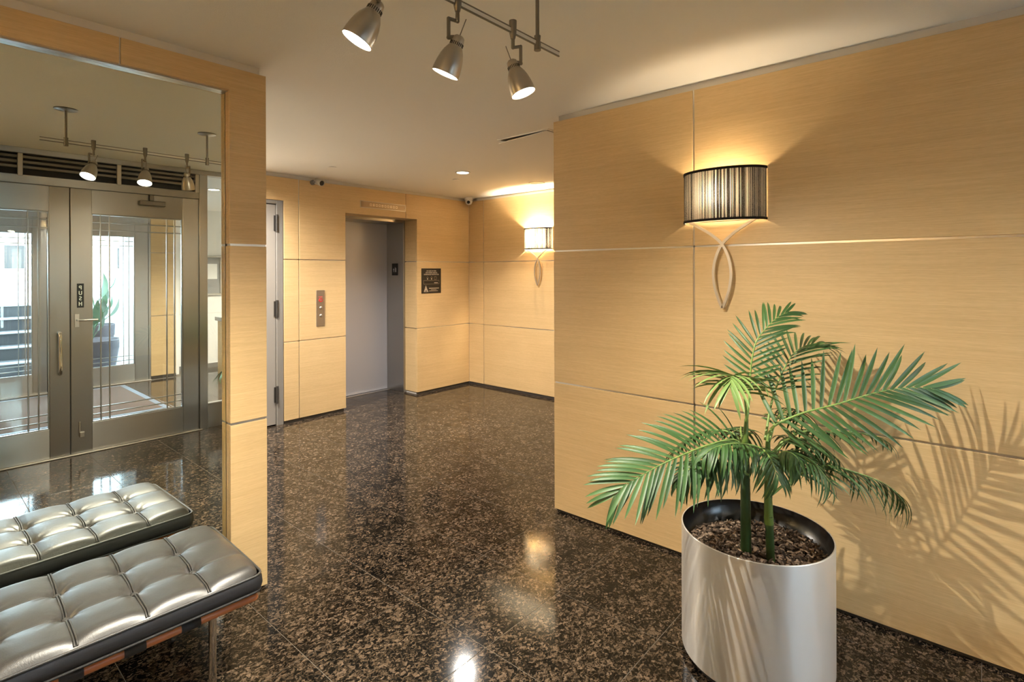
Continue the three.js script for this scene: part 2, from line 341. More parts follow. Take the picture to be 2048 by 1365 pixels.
// ---------------------------------------------------------------- entrance: steel doors with leaded panes
const ZD = 0.38;
function glassDoor(name, label, x0, x1, z, stileL, stileR, y1 = 2.2025) {
  const d = structure(name); d.userData.label = label;
  const gb = 0.245, gt = 2.0, g0 = x0 + stileL, g1 = x1 - stileR, t = 0.045;
  M('stile', box(x0, g0, 0.012, y1, z, z + t, 0.002), mat.steelV, d);
  M('stile', box(g1, x1, 0.012, y1, z, z + t, 0.002), mat.steelV, d);
  M('rail', box(g0, g1, 0.012, gb, z, z + t, 0.002), mat.steelH, d);
  M('rail', box(g0, g1, gt, y1, z, z + t, 0.002), mat.steelH, d);
  M('pane', box(g0, g1, gb, gt, z + 0.02, z + 0.021, 0), mat.glass, d);
  M('glazing_bead', join([box(g0, g0 + 0.008, gb, gt, z + 0.008, z + 0.034, 0.001), box(g1 - 0.008, g1, gb, gt, z + 0.008, z + 0.034, 0.001), box(g0, g1, gb, gb + 0.008, z + 0.008, z + 0.034, 0.001), box(g0, g1, gt - 0.008, gt, z + 0.008, z + 0.034, 0.001)]), mat.came, d);
  for (const o of [0.064, 0.126]) {
    for (const x of [g0 + o, g1 - o]) M('came', box(x - 0.0045, x + 0.0045, gb, gt, z + 0.014, z + 0.027, 0.002), mat.came, d);
    for (const y of [gb + o * 0.95, gt - o * 1.05]) M('came', box(g0, g1, y - 0.0045, y + 0.0045, z + 0.015, z + 0.026, 0.002), mat.came, d);
  }
  return d;
}
const dl = glassDoor('door_3', 'left leaf of the entrance, brushed steel with leaded glass and a pull bar', -0.008, 0.942, ZD, 0.133, 0.128);
const dr = glassDoor('door_4', 'right leaf of the entrance, brushed steel with leaded glass and a lever handle', 0.949, 1.908, ZD, 0.139, 0.136);
M('light_gap_strip', box(0.941, 0.95, 0.012, 2.2, ZD + 0.006, ZD + 0.03, 0.0005), mat.rubber, dr);  // rubber strip added to block bright daylight leaking between the leaves
// pull bar, lever, push plate, floor bolt, closer (lobby side, facing -z)
M('pull_handle', tube([V(0.874, 1.015, ZD), V(0.874, 1.012, ZD - 0.035), V(0.874, 0.985, ZD - 0.05), V(0.875, 0.85, ZD - 0.05), V(0.876, 0.715, ZD - 0.05), V(0.876, 0.688, ZD - 0.035), V(0.876, 0.685, ZD)], 0.0125, 60, 12), mat.chrome, dl);
M('lever_plate', box(0.972, 1.004, 1.055, 1.165, ZD - 0.008, ZD, 0.002), mat.steel, dr);
M('lever_handle', join([cyl(0.009, 0.009, 0.05, 14).rotateX(Math.PI / 2).translate(0.99, 1.114, ZD - 0.03), tube([V(0.99, 1.114, ZD - 0.05), V(1.03, 1.114, ZD - 0.056), V(1.118, 1.112, ZD - 0.056)], 0.0085, 20, 10)]), mat.steel, dr);
M('floor_bolt', join([box(0.997, 1.01, 0.15, 0.27, ZD - 0.012, ZD, 0.003), box(1.0, 1.035, 0.14, 0.185, ZD - 0.022, ZD, 0.004)]), mat.nickel, dr);
const pushTex = canvasTex(128, 512, (c, w, h) => {
  c.fillStyle = '#14181b'; c.fillRect(0, 0, w, h); c.fillStyle = '#dfe6dc'; c.font = 'bold 118px sans-serif'; c.textAlign = 'center'; c.textBaseline = 'middle';
  ['P', 'U', 'S', 'H'].forEach((s, i) => c.fillText(s, w / 2, 84 + i * 116));
});
M('push_plate', box(0.988, 1.034, 1.215, 1.415, ZD - 0.003, ZD - 0.0005, 0.0005), mat.black, dr);
{ const g = new THREE.PlaneGeometry(0.045, 0.198); M('push_lettering', g, new THREE.MeshStandardMaterial({ map: pushTex, roughness: 0.5 }), dr, [1.011, 1.315, ZD - 0.0036], [0, Math.PI, 0]); }
M('door_closer', join([box(1.42, 1.62, 2.1, 2.145, ZD - 0.05, ZD - 0.001, 0.004), box(1.5, 1.53, 2.145, 2.2, ZD - 0.04, ZD - 0.02, 0.003)]), mat.nickelDark, dr);
{
  const t = structure('trim_1'); t.userData.label = 'brushed steel entrance frame with a slotted grille over the doors';
  M('post', box(1.909, 1.98, 0, 2.44, ZD - 0.02, ZD + 0.07, 0.002), mat.steelV, t);
  M('post', box(-0.085, -0.013, 0, 2.44, ZD - 0.02, ZD + 0.07, 0.002), mat.steelV, t);
  M('head_bar', box(-0.013, 1.909, 2.203, 2.272, ZD - 0.012, ZD + 0.06, 0.003), mat.steelH, t);
  M('top_bar', box(-0.85, XR + 0.02, 2.436, CEIL, ZD - 0.03, ZD + 0.07, 0.003), mat.steelH, t);
  M('grille_back', box(-0.013, 1.909, 2.272, 2.436, ZD + 0.05, ZD + 0.06, 0), mat.black, t);
  for (const y of [2.335, 2.375, 2.415]) M('grille_slat', box(-0.013, 1.909, y - 0.011, y + 0.011, ZD + 0.01, ZD + 0.03, 0.002), mat.nickelDark, t);
  for (const x of [0.005, 0.642, 1.279, 1.893]) M('grille_bracket', box(x - 0.015, x + 0.015, 2.262, 2.44, ZD - 0.016, ZD + 0.032, 0.002), mat.nickel, t);
  M('threshold', box(-0.085, 1.93, 0, 0.011, ZD - 0.03, ZD + 0.08, 0.004), mat.silver, t);
}
for (const [n, x0, x1] of [['window_1', 1.98, XR + 0.022], ['window_2', -0.83, -0.085]]) {
  const s = structure(n); s.userData.label = 'tall side pane beside the entrance doors over a steel kick panel';
  M('kick_panel', box(x0, x1, 0, 0.225, ZD, ZD + 0.05, 0.002), mat.steelH, s);
  M('sill', box(x0, x1, 0.225, 0.24, ZD - 0.004, ZD + 0.054, 0.002), mat.steel, s);
  M('pane', box(x0, x1, 0.24, 2.436, ZD + 0.02, ZD + 0.0215, 0), mat.glass, s);
}
{
  const w = structure('wall_entrance');
  M('core', box(-2.6, -0.83, 0, CEIL, ZD + 0.0, ZD + 0.12, 0), mat.reveal, w);
  for (const [y0, y1] of [[0.017, J1 - G], [J1 + G, J2 - G], [J2 + G, TOP]]) panelZ(w, -1.48, -0.835, y0, y1, ZD - 0.021, -1);
}
// ---------------------------------------------------------------- entry hall behind the doors
const Z2 = 3.55;
const el = glassDoor('door_5', 'left leaf of the street doors, brushed steel with leaded glass', 0.16, 1.247, Z2, 0.16, 0.135);
const er = glassDoor('door_6', 'right leaf of the street doors, brushed steel with leaded glass', 1.253, 2.335, Z2, 0.137, 0.16);
M('light_gap_strip', box(1.246, 1.254, 0.012, 2.2, Z2 + 0.006, Z2 + 0.03, 0.0005), mat.rubber, er);  // same light-blocking strip added between the street door leaves
{
  const t = structure('trim_2');
  M('post', box(0.08, 0.157, 0, 2.3, Z2 - 0.01, Z2 + 0.07, 0.002), mat.steelV, t);
  M('post', box(2.338, 2.362, 0, 2.3, Z2 - 0.01, Z2 + 0.07, 0.002), mat.steelV, t);
  M('head_bar', box(0.157, 2.338, 2.2, CEIL, Z2 - 0.005, Z2 + 0.07, 0.002), mat.steelH, t);
  M('threshold', box(0.1, 2.36, 0, 0.012, Z2 - 0.07, Z2 + 0.08, 0.004), mat.silver, t);
  const w = structure('wall_street');
  M('core', box(2.362, 2.68, 0, CEIL, Z2 + 0.02, Z2 + 0.14, 0), mat.white, w);
  M('core', box(2.66, 2.76, 0, CEIL, Z2 + 0.14, 4.0, 0), mat.white, w);
  M('core', box(-2.6, 0.08, 0, CEIL, Z2 + 0.02, Z2 + 0.14, 0), mat.white, w);
  M('core', box(2.66, 4.8, 0, CEIL, 3.96, 4.1, 0), mat.white, w);
  M('base_strip', box(2.362, 2.68, 0, 0.05, Z2 + 0.008, Z2 + 0.02, 0), mat.base, w);
  M('base_strip', box(2.76, 4.6, 0, 0.07, 3.945, 3.96, 0.001), mat.framePaint, w);
  for (const [y0, y1] of [[0.045, 0.888], [0.896, 1.782], [1.79, TOP]]) { panelZ(w, 2.366, 2.676, y0, y1, Z2, -1); panelZ(w, -0.88, 0.076, y0, y1, Z2, -1); }
  M('side', box(4.6, 4.8, 0, CEIL, 0.36, 4.1, 0), mat.white, w);
  M('side', box(-1.05, -0.9, 0, CEIL, 0.5, Z2 + 0.14, 0), mat.white, w);
  M('partition', box(XR + 0.03, 4.8, 0, CEIL, 0.2, 0.36, 0), mat.white, w);
  M('chair_line', box(2.77, 4.6, 0.862, 0.868, 3.956, 3.96, 0), mat.reveal, w);
}
structMesh('trim_3', box(-2.7, 5.7, CEIL + 0.12, CEIL + 0.2, -6.1, 4.15, 0), mat.white);
{
  const m = thing('door_mat', 'brown entrance mat with grey metal edging between the two sets of doors', 'mat', [1.15, 0, 2.35]);
  M('pile', box(-0.8, 0.8, 0, 0.012, -0.75, 0.95, 0.003), mat.mat, m);
  M('edging', join([box(-0.86, -0.8, 0, 0.01, -0.81, 1.01, 0.002), box(0.8, 0.86, 0, 0.01, -0.81, 1.01, 0.002), box(-0.8, 0.8, 0, 0.01, -0.81, -0.75, 0.002), box(-0.8, 0.8, 0, 0.01, 0.95, 1.01, 0.002)]), mat.matEdge, m);
}
{
  const f = thing('notice_board', 'grey framed notice board on the white wall of the entry hall', 'notice board', [3.245, 1.14, 3.96]);
  M('frame', join([box(-0.21, 0.21, 0.6, 0.63, -0.03, 0, 0.003), box(-0.21, 0.21, 0, 0.03, -0.03, 0, 0.003), box(-0.21, -0.18, 0.03, 0.6, -0.03, 0, 0.003), box(0.18, 0.21, 0.03, 0.6, -0.03, 0, 0.003)]), mat.silver, f);
  M('backing', box(-0.18, 0.18, 0.03, 0.6, -0.012, -0.001, 0), std([0.3, 0.3, 0.29], 0.7), f);
  M('paper', box(-0.12, 0.14, 0.26, 0.5, -0.0135, -0.0125, 0), std([0.85, 0.83, 0.78], 0.7), f);
}
{
  const c = thing('console_cabinet', 'cream cabinet with a grey stone top in the entry hall', 'cabinet', [3.55, 0, 3.0]);
  M('body', box(-0.4, 0.4, 0, 0.79, -0.28, 0.3, 0.004, 0.4, 0.2), mat.wood, c);
  M('top', box(-0.43, 0.43, 0.79, 0.85, -0.31, 0.33, 0.006), std([0.38, 0.37, 0.35], 0.35), c);
}

// ================================================================ OUTSIDE THE STREET DOORS
structMesh('pavement', box(-6, 6, -0.1, -0.002, 4.1, 9, 0), mat.concrete);
{
  const s = thing('street_steps', 'pale concrete steps rising to the street outside the glass doors', 'stairs', [0, 0, 5.0]);
  for (let i = 0; i < 5; i++) M('step', box(-4, 1.5, i ? 0.06 + 0.19 * i - 0.004 : 0, 0.25 + 0.19 * i - 0.03, i * 0.3, 1.62, 0.004), mat.bluestone, s), M('nosing', box(-4, 1.5, 0.22 + 0.19 * i, 0.25 + 0.19 * i, i * 0.3 - 0.02, i * 0.3 + 0.05, 0.008), mat.concrete, s), M('tread', box(-4, 1.5, 0.22 + 0.19 * i, 0.25 + 0.19 * i, i * 0.3 + 0.05, i < 4 ? i * 0.3 + 0.3 : 1.62, 0.001), mat.bluestone, s);
}
structMesh('street', box(-40, 40, 0.8, 1.0, 6.62, 60, 0), mat.concrete);
structMesh('retaining_wall', box(1.73, 6, 0, 1.05, 5.75, 6.6, 0.01), mat.concrete);
structMesh('porch_pier', box(2.2, 2.5, 0, 2.9, 4.15, 4.45, 0.01), mat.white);
{
  const b = thing('street_house', 'pale brick coloured house across the street with dark windows', 'house', [11, 1.0, 42]);
  M('wall', box(-9, 12, 0, 5.4, 0, 6, 0.02), mat.houseWall, b);
  for (const x of [-6.5, -3.5, -0.5, 2.5, 5.5]) for (const y of [0.7, 3.1]) { const w = M('window', box(x, x + 1.2, y, y + 1.7, -0.06, 0.02, 0.01), mat.white, b); M('pane', box(x + 0.1, x + 1.1, y + 0.1, y + 1.6, -0.08, -0.05, 0), mat.blackGloss, w); }
}
const leafDark = std([0.012, 0.04, 0.014], 0.6), leafMid = std([0.02, 0.07, 0.025], 0.6);
function bladeGeo(len, wid, droop, fold = 0.25, seg = 6, shape = 'lance') {  // leaf along +y, face +z
  const pos = [], idx = [];
  for (let i = 0; i <= seg; i++) {
    const t = i / seg, w = wid / 2 * (shape === 'lance' ? Math.pow(Math.sin(Math.PI * Math.min(1, 0.1 + 0.9 * t)), 0.6) * (1 - 0.25 * t) : Math.sin(Math.PI * Math.pow(t, 0.7)));
    const y = len * (t - 0.18 * droop * t * t * t), z = -len * droop * t * t * 0.55, ww = i === seg ? 0.0004 : Math.max(w, 0.0006);
    pos.push(-ww, y, z + ww * fold, 0, y, z, ww, y, z + ww * fold);
  }
  for (let i = 0; i < seg; i++) { const a = i * 3; idx.push(a, a + 1, a + 4, a, a + 4, a + 3, a + 1, a + 2, a + 5, a + 1, a + 5, a + 4); }
  const g = new THREE.BufferGeometry(); g.setAttribute('position', new THREE.BufferAttribute(new Float32Array(pos), 3)); g.setIndex(idx); g.computeVertexNormals();
  g.setAttribute('uv', new THREE.BufferAttribute(new Float32Array(pos.length / 3 * 2), 2)); return g;
}
function tubPlant(pos, r, h, n, tall, label, group) {
  const t = thing('tub_planter', label[0], 'planter', pos, 0, group);
  M('tub', lathe([[0, 0.01], [r * 0.78, 0], [r * 0.8, 0.01], [r * 0.93, h * 0.72], [r * 0.97, h * 0.73], [r, h * 0.98], [r * 0.97, h], [r * 0.9, h * 0.99], [r * 0.88, h * 0.85], [0, h * 0.85]], 28), mat.tub, t);
  const p = thing('leafy_plant', label[1], 'plant', [pos[0], pos[1] + h * 0.85, pos[2]], 0, group && 'plants in the street tubs');
  const geo = [bladeGeo(0.5, 0.19, 0.7, 0.2, 7, 'oval'), bladeGeo(0.42, 0.17, 1.0, 0.2, 7, 'oval')];
  for (let i = 0; i < n; i++) {
    const a = i * 2.4 + rr(-0.2, 0.2), y = tall * (0.25 + 0.75 * i / n), tip = V(Math.cos(a) * rr(0.08, 0.2), y, Math.sin(a) * rr(0.08, 0.2));
    M('stalk', tube([V(0, 0, 0), V(tip.x * 0.4, y * 0.6, tip.z * 0.4), tip], 0.008, 8, 5), leafMid, p);
    const l = M('leaf', geo[i % 2], i % 3 ? leafMid : leafDark, p, tip.toArray()); l.rotation.order = 'YXZ'; l.rotation.set(rr(0.5, 1.0), Math.PI / 2 - a, 0); l.scale.setScalar(rr(0.55, 0.9));
  }
}
tubPlant([1.93, 0, 4.82], 0.37, 0.5, 9, 0.75, ['large dark purple tub standing on the pavement outside the street doors', 'broad leaved green plant growing in the large purple tub'], null);
tubPlant([2.12, 0, 5.42], 0.24, 0.68, 7, 0.8, ['tall narrow dark tub standing against the retaining wall outside', 'broad leaved green plant growing in the tall narrow tub'], null);

// ================================================================ BENCH
{
  const b = thing('bench', 'black button-tufted leather bench on a tan strapped frame in front of the mirror', 'bench', [0.085, 0, -2.282], -0.029);
  const L = 1.62, D = 0.545, y0 = 0.338, yT = 0.396, nS = 9, s = L / nS, rowS = D / 3;
  const NX = 216, NZ = 72, h = (x, z) => {                              // top of the cushion, tufted
    const ax = Math.abs(((x / s) % 1) - 0.5) * 2, a = 1 - ax, az = Math.abs(((z / rowS) % 1) - 0.5) * 2, c = 1 - az;
    const pa = 1 - Math.pow(1 - Math.min(1, a), 2.6), innerZ = z > rowS * 0.5 && z < D - rowS * 0.5;
    const pc = innerZ ? 1 - Math.pow(1 - Math.min(1, c), 2.2) : (z <= rowS * 0.5 ? (z < rowS / 2 ? 1 : 1) : 1);
    const edge = Math.min(x, L - x, z, D - z), e = 1 - Math.pow(1 - Math.min(1, edge / 0.05), 3);
    let y = 0.004 + 0.032 * e * (0.62 + 0.38 * pa) * (0.7 + 0.3 * pc);
    for (const zb of [rowS, 2 * rowS]) for (let k = 1; k < nS; k++) { const dx = x - k * s, dz = z - zb, r2 = dx * dx + dz * dz; if (r2 < 0.02) y -= 0.013 * Math.exp(-r2 / 0.0006); 
      if (r2 < 0.02) { const an = Math.atan2(dz, dx); y += 0.0032 * Math.exp(-r2 / 0.0022) * Math.sin(an * 9 + k * 2.1 + zb * 30) * Math.min(1, r2 / 0.0004); } }
    return yT + y;
  };
  const pos = [], uv = [], idx = [];
  for (let j = 0; j <= NZ; j++) for (let i = 0; i <= NX; i++) {
    let x = i / NX * L, z = j / NZ * D; const y = h(x, z);
    // ends drawn in a little at the corners
    const cx = Math.max(0, Math.abs(x - L / 2) - L / 2 + 0.12) / 0.12, cz = Math.max(0, Math.abs(z - D / 2) - D / 2 + 0.12) / 0.12;
    const pull = 0.018 * cx * cx * cz * cz; x -= Math.sign(x - L / 2) * pull; z -= Math.sign(z - D / 2) * pull;
    pos.push(x - L / 2, y, z - D / 2); uv.push(x, z);
  }
  for (let j = 0; j < NZ; j++) for (let i = 0; i < NX; i++) { const a = j * (NX + 1) + i, c = a + NX + 1; idx.push(a, c, a + 1, a + 1, c, c + 1); }
  const g = new THREE.BufferGeometry(); g.setAttribute('position', new THREE.BufferAttribute(new Float32Array(pos), 3)); g.setAttribute('uv', new THREE.BufferAttribute(new Float32Array(uv), 2)); g.setIndex(idx); g.computeVertexNormals();
  const cush = M('cushion', g, mat.leather, b); cush.userData.label = 'black tufted leather cushion';
  // border round the cushion, rounded at the corners
  const rim = []; const R = 0.03, hw = L / 2 - 0.004, hd = D / 2 - 0.004;
  for (const [sx, sz, a0] of [[1, 1, 0], [-1, 1, 1], [-1, -1, 2], [1, -1, 3]]) for (let k = 0; k <= 6; k++) { const a = (a0 + k / 6) * Math.PI / 2; rim.push([sx * (hw - R) + R * Math.cos(a), sz * (hd - R) + R * Math.sin(a)]); }
  const sp = [], si = [], su = [], prof = [[0.0, yT + 0.005], [0.006, yT - 0.006], [0.008, yT - 0.03], [0.005, y0 + 0.012], [-0.006, y0], [-0.2, y0]];
  rim.forEach(([x, z], k) => prof.forEach(([o, y], m) => { const l = Math.hypot(x, z); sp.push(x + o * (Math.abs(x) > hw - R ? Math.sign(x) : 0) * 1, y, z + o * (Math.abs(z) > hd - R ? Math.sign(z) : 0)); su.push(k * 0.05, m * 0.02); }));
  const np = prof.length, nr = rim.length;
  for (let k = 0; k < nr; k++) for (let m = 0; m < np - 1; m++) { const a = k * np + m, c = ((k + 1) % nr) * np + m; si.push(a, c, a + 1, c, c + 1, a + 1); }
  const sg = new THREE.BufferGeometry(); sg.setAttribute('position', new THREE.BufferAttribute(new Float32Array(sp), 3)); sg.setAttribute('uv', new THREE.BufferAttribute(new Float32Array(su), 2)); sg.setIndex(si.reverse()); sg.computeVertexNormals();
  M('cushion_border', toCreasedNormals(sg, 0.6), mat.leatherSide, cush);
  for (const [y, m] of [[yT + 0.004, mat.leather], [y0 + 0.004, mat.leatherSide]]) M('piping', tube(rim.map(([x, z]) => V(x * 1.003, y, z * 1.008)), 0.0042, 260, 8, true), m, cush);
  // double welts between the squares and single creased seams along the rows
  for (let k = 1; k < nS; k++) for (const o of [-0.0035, 0.0035]) { const pts = []; for (let q = 0; q <= 40; q++) { const z = 0.004 + (D - 0.008) * q / 40; pts.push(V(k * s + o - L / 2, h(k * s, z) + 0.0032, z - D / 2)); } M('welt', tube(pts, 0.0029, 90, 6), mat.leather, cush); }
  for (const zb of [rowS, 2 * rowS]) { const pts = []; for (let q = 0; q <= 180; q++) { const x = 0.03 + (L - 0.06) * q / 180; pts.push(V(x - L / 2, h(x, zb) - 0.0004, zb - D / 2)); } M('seam', tube(pts, 0.0016, 360, 5), mat.leather, cush);
    for (let k = 1; k < nS; k++) M('button', new THREE.SphereGeometry(0.0115, 18, 10).scale(1, 0.55, 1), mat.leather, cush, [k * s - L / 2, h(k * s, zb) + 0.0055, zb - D / 2]); }
  // frame: two long rails, end rails, straps wrapped round them, chromed legs
  const railY = 0.312, zr = 0.243, xe = 0.8;
  const round = (len) => new THREE.CapsuleGeometry(0.0155, len, 6, 16);
  for (const sz of [-1, 1]) M('frame_rail', round(2 * xe - 0.03).rotateZ(Math.PI / 2), mat.tan, b, [0, railY, sz * zr]).userData.label = 'tan rounded frame rail';
  for (const sx of [-1, 1]) M('end_rail', round(2 * zr - 0.06).rotateX(Math.PI / 2), mat.tan, b, [sx * (xe - 0.05), railY - 0.001, 0]);
  for (let k = 0; k < 10; k++) {
    const x = 0.575 - k * 0.158 + 0.002;
    const w = 0.058, t = 0.0025, loop = (sz) => new THREE.CylinderGeometry(0.0182, 0.0182, w, 18, 1).rotateZ(Math.PI / 2).translate(0, 0, sz * zr);
    M('strap', join([loop(1), loop(-1), cbox(w, t, 2 * zr, 0.0008).translate(0, 0.0165, 0)]), mat.leatherSide, b, [x, railY, 0]);
  }
  for (const sx of [-1, 1]) for (const sz of [-1, 1]) { const l = M('leg', join([cyl(0.0125, 0.0125, railY - 0.006, 22).translate(0, (railY - 0.006) / 2 + 0.006, 0)]), mat.chrome, b, [sx * 0.65, 0, sz * 0.232]); M('foot_cap', cyl(0.0135, 0.0135, 0.006, 20).translate(0, 0.003, 0), mat.rubber, l); }
}

// ================================================================ WALL SCONCES (built facing -x, origin on the wall at lamp height)
const threadMat = std([0.008, 0.007, 0.006], 0.75, 0, { specularIntensity: 0.4 });
const linerMat = std([0.82, 0.74, 0.62], 0.95, 0, { transmission: 0.45, thickness: 0 });
const bronze = std([0.6, 0.54, 0.45], 0.38, 1);
function sconce(pos, power, bulbGlow, label, turn = 0) {
  const t = thing('wall_sconce', label, 'wall lamp', pos, turn, 'wall sconces');
  const hz = 0.2, dp = 0.13, yb = -0.125, yt = 0.128;
  const ell = (a, k = 1) => [-0.0015 - (dp - 0.0015) * k * Math.sin(a), hz * k * Math.cos(a)];
  const bent = (y0, y1, k, a0 = 0, a1 = Math.PI, n = 60) => { const pos_ = [], idx_ = []; for (let i = 0; i <= n; i++) { const [x, z] = ell(a0 + (a1 - a0) * i / n, k); pos_.push(x, y0, z, x, y1, z); } for (let i = 0; i < n; i++) { const a = i * 2; idx_.push(a, a + 2, a + 1, a + 1, a + 2, a + 3); }
    const g = new THREE.BufferGeometry(); g.setAttribute('position', new THREE.BufferAttribute(new Float32Array(pos_), 3)); g.setIndex(idx_); g.computeVertexNormals(); g.setAttribute('uv', new THREE.BufferAttribute(new Float32Array(pos_.length / 3 * 2), 2)); return g; };
  const sh = M('shade', bent(yb, yt, 0.985), linerMat, t); sh.userData.label = 'cream fabric liner of the shade';
  // black threads wound round the shade; a few gaps let the liner show
  const strips = []; let a = 0.02;
  while (a < Math.PI - 0.02) { const mid = Math.sin(a), w = rr(0.007, 0.022), gap = rnd() < 0.15 + 0.45 * mid ? rr(0.001, 0.006) * (0.3 + 0.8 * mid) : 0.0004; strips.push(bent(yb, yt, 1, a, Math.min(a + w, Math.PI), 2)); a += w + gap; }
  const th = M('thread_wrap', join(strips), threadMat, sh); th.userData.kind = 'stuff'; th.userData.label = 'black thread wound over the shade';
  const hoop = (y) => sweep(Array.from({ length: 41 }, (_, i) => { const [x, z] = ell(Math.PI * i / 40, 1.006); return V(x, y, z); }), 0.004, 0.012, V(0, 1, 0), 60);
  M('shade_hoop', hoop(yb + 0.005), threadMat, sh); M('shade_hoop', hoop(yt - 0.005), threadMat, sh);
  M('back_plate', box(-0.012, 0, -0.07, 0.06, -0.05, 0.05, 0.003), bronze, t);
  // two crossing bars under the shade
  for (const s of [-1, 1]) M('arm', sweep([V(-0.045, -0.118, s * 0.165), V(-0.04, -0.15, s * 0.11), V(-0.033, -0.19, s * 0.05), V(-0.03, -0.238, 0), V(-0.03, -0.3, -s * 0.03), V(-0.03, -0.372, -s * 0.043), V(-0.03, -0.45, -s * 0.036), V(-0.03, -0.51, -s * 0.018), V(-0.03, -0.553, -s * 0.001)], 0.013, 0.012, V(-1, 0, 0), 70), bronze, t);
  M('arm_bar', box(-0.045, -0.012, -0.124, -0.112, -0.17, 0.17, 0.002), bronze, t);
  const stem = M('lamp_holder', cyl(0.013, 0.013, 0.06, 16), bronze, t, [-0.062, -0.055, 0]);
  const bulb = M('bulb', new THREE.SphereGeometry(0.028, 20, 14).scale(1, 1.25, 1), glow(WARM, bulbGlow), t, [-0.062, 0.0, 0]);
  bulb.castShadow = false;
  const p = new THREE.PointLight(C3(WARM), power, 0, 2); p.position.set(-0.062, 0.0, 0); p.castShadow = true; p.shadow.radius = 1.4; t.add(p);
  return t;
}
sconce([XR, 1.872, -0.968], 0.42, 7, 'dim black thread shaded wall sconce above the potted palm');
sconce([XB, 1.892, -4.0], 4.8, 30, 'bright black thread shaded wall sconce on the wall past the lift');
sconce([-1.5, 1.872, -1.0], 14, 60, 'added fill light built as a black thread shaded sconce on the unseen side wall', Math.PI);  // added out of view to brighten the lobby ceiling
sconce([1.0, 1.872, -FE - 0.024], 13, 60, 'added fill light built as a black thread shaded sconce in the unseen corridor', Math.PI / 2);  // extra unseen lamp, lifts the light on corridor ceiling and lift wall

// ================================================================ TRACK LIGHTING
const RF = -1.145, RY = 2.285;
{
  const t = thing('light_rail', 'slim twin conductor ceiling rail carrying three spotlights', 'light rail', [0, 0, 0]);
  M('rail', join([box(0.552, 1.573, RY + 0.006, RY + 0.0105, RF - 0.003, RF + 0.003, 0.0008), box(0.552, 1.573, RY - 0.0105, RY - 0.006, RF - 0.003, RF + 0.003, 0.0008)]), mat.nickelDark, t);
  M('insulating_web', box(0.553, 1.572, RY - 0.006, RY + 0.006, RF - 0.0016, RF + 0.0016, 0), mat.cameraWhite, t);
  for (const x of [0.672, 1.448]) {
    const s = M('stem', cyl(0.0065, 0.0065, CEIL - RY - 0.01, 16).translate(0, (CEIL + RY) / 2 + 0.0, 0), mat.nickelDark, t, [x, 0, RF]);
    M('rail_clamp', join([cyl(0.0095, 0.0115, 0.026, 18).translate(0, RY + 0.012, 0), cyl(0.0118, 0.0118, 0.026, 18).translate(0, RY - 0.012, 0)]), mat.nickelDark, s);
    M('canopy', lathe([[0, CEIL - 0.012], [0.012, CEIL - 0.012], [0.03, CEIL - 0.009], [0.056, CEIL - 0.006], [0.058, CEIL - 0.0005], [0, CEIL - 0.0005]], 36), mat.nickel, s);
  }
}
function spotHead(x, dir, side, label, cd, angle, pen) {
  const t = thing('track_spotlight', label, 'spotlight', [x, RY, RF], 0, 'spotlights on the ceiling rail');
  M('adapter', join([cyl(0.0115, 0.0125, 0.034, 20).translate(0, 0.008, 0), cyl(0.0075, 0.0115, 0.018, 20).translate(0, -0.018, 0), cyl(0.0125, 0.0125, 0.008, 20).translate(0, 0.028, 0)]), mat.nickelDark, t);
  const dn = V(...dir).normalize(), s = V(side[0], 0, side[1]).normalize();
  const k1 = V(0, -0.055, 0), k2 = s.clone().multiplyScalar(0.026).add(V(0, -0.049, 0)), k3 = s.clone().multiplyScalar(0.026).add(V(0, -0.104, 0));
  const bar = (p, q, r) => { const l = p.distanceTo(q), g = new THREE.CapsuleGeometry(r, l, 4, 10); g.applyQuaternion(new THREE.Quaternion().setFromUnitVectors(V(0, 1, 0), q.clone().sub(p).normalize())); return g.translate((p.x + q.x) / 2, (p.y + q.y) / 2, (p.z + q.z) / 2); };
  M('arm', join([bar(V(0, -0.025, 0), k1, 0.006), bar(k1, k2, 0.0052), bar(k2, k3, 0.0055)]), mat.nickelDark, t);
  const kn = s.clone().multiplyScalar(0.008).add(V(0, -0.102, 0));
  M('knuckle', bar(k3, kn, 0.0065), mat.nickelDark, t);
  const hd = new THREE.Group(); hd.name = 'lamp_head'; t.add(hd);
  hd.quaternion.setFromUnitVectors(V(0, -1, 0), dn); hd.position.copy(s.clone().multiplyScalar(-0.006).add(V(0, -0.098, 0)));
  const prof = [[0.003, 0.002], [0.011, 0.001], [0.0165, -0.004], [0.0185, -0.014], [0.0195, -0.03], [0.0205, -0.031], [0.0225, -0.034], [0.0292, -0.047], [0.0345, -0.063], [0.0382, -0.082], [0.0402, -0.1], [0.0407, -0.113], [0.0405, -0.115], [0.0392, -0.115], [0.036, -0.095], [0.03, -0.07], [0.02, -0.048], [0.0, -0.045]];
  M('bell', lathe(prof, 44), mat.nickel, hd).userData.label = 'brushed nickel bell shaped hood';
  const vents = []; for (let i = 0; i < 22; i++) { const a = i / 22 * Math.PI * 2; vents.push(cbox(0.0022, 0.010, 0.0022, 0.0003).translate(0, -0.0245, 0.0192).rotateY(a)); }
  M('vent_ring', join(vents), mat.black, hd);
  M('aiming_rod', cyl(0.0014, 0.0014, 0.05, 8).translate(0, 0.026, 0), mat.nickelDark, hd);
  M('lens', new THREE.SphereGeometry(0.0385, 30, 8, 0, Math.PI * 2, 0, Math.PI).scale(1, 0.12, 1), glow([1, 0.95, 0.82], 14), hd, [0, -0.109, 0]);
  const L = new THREE.SpotLight(C3(HALOGEN), cd * 1.15, 0, angle, pen, 2); L.castShadow = true; L.shadow.radius = 0.4; L.shadow.mapSize.set(2048, 2048);
  L.position.set(0, -0.121, 0); L.target.position.set(0, -1.2, 0); hd.add(L); hd.add(L.target);
  return t;
}
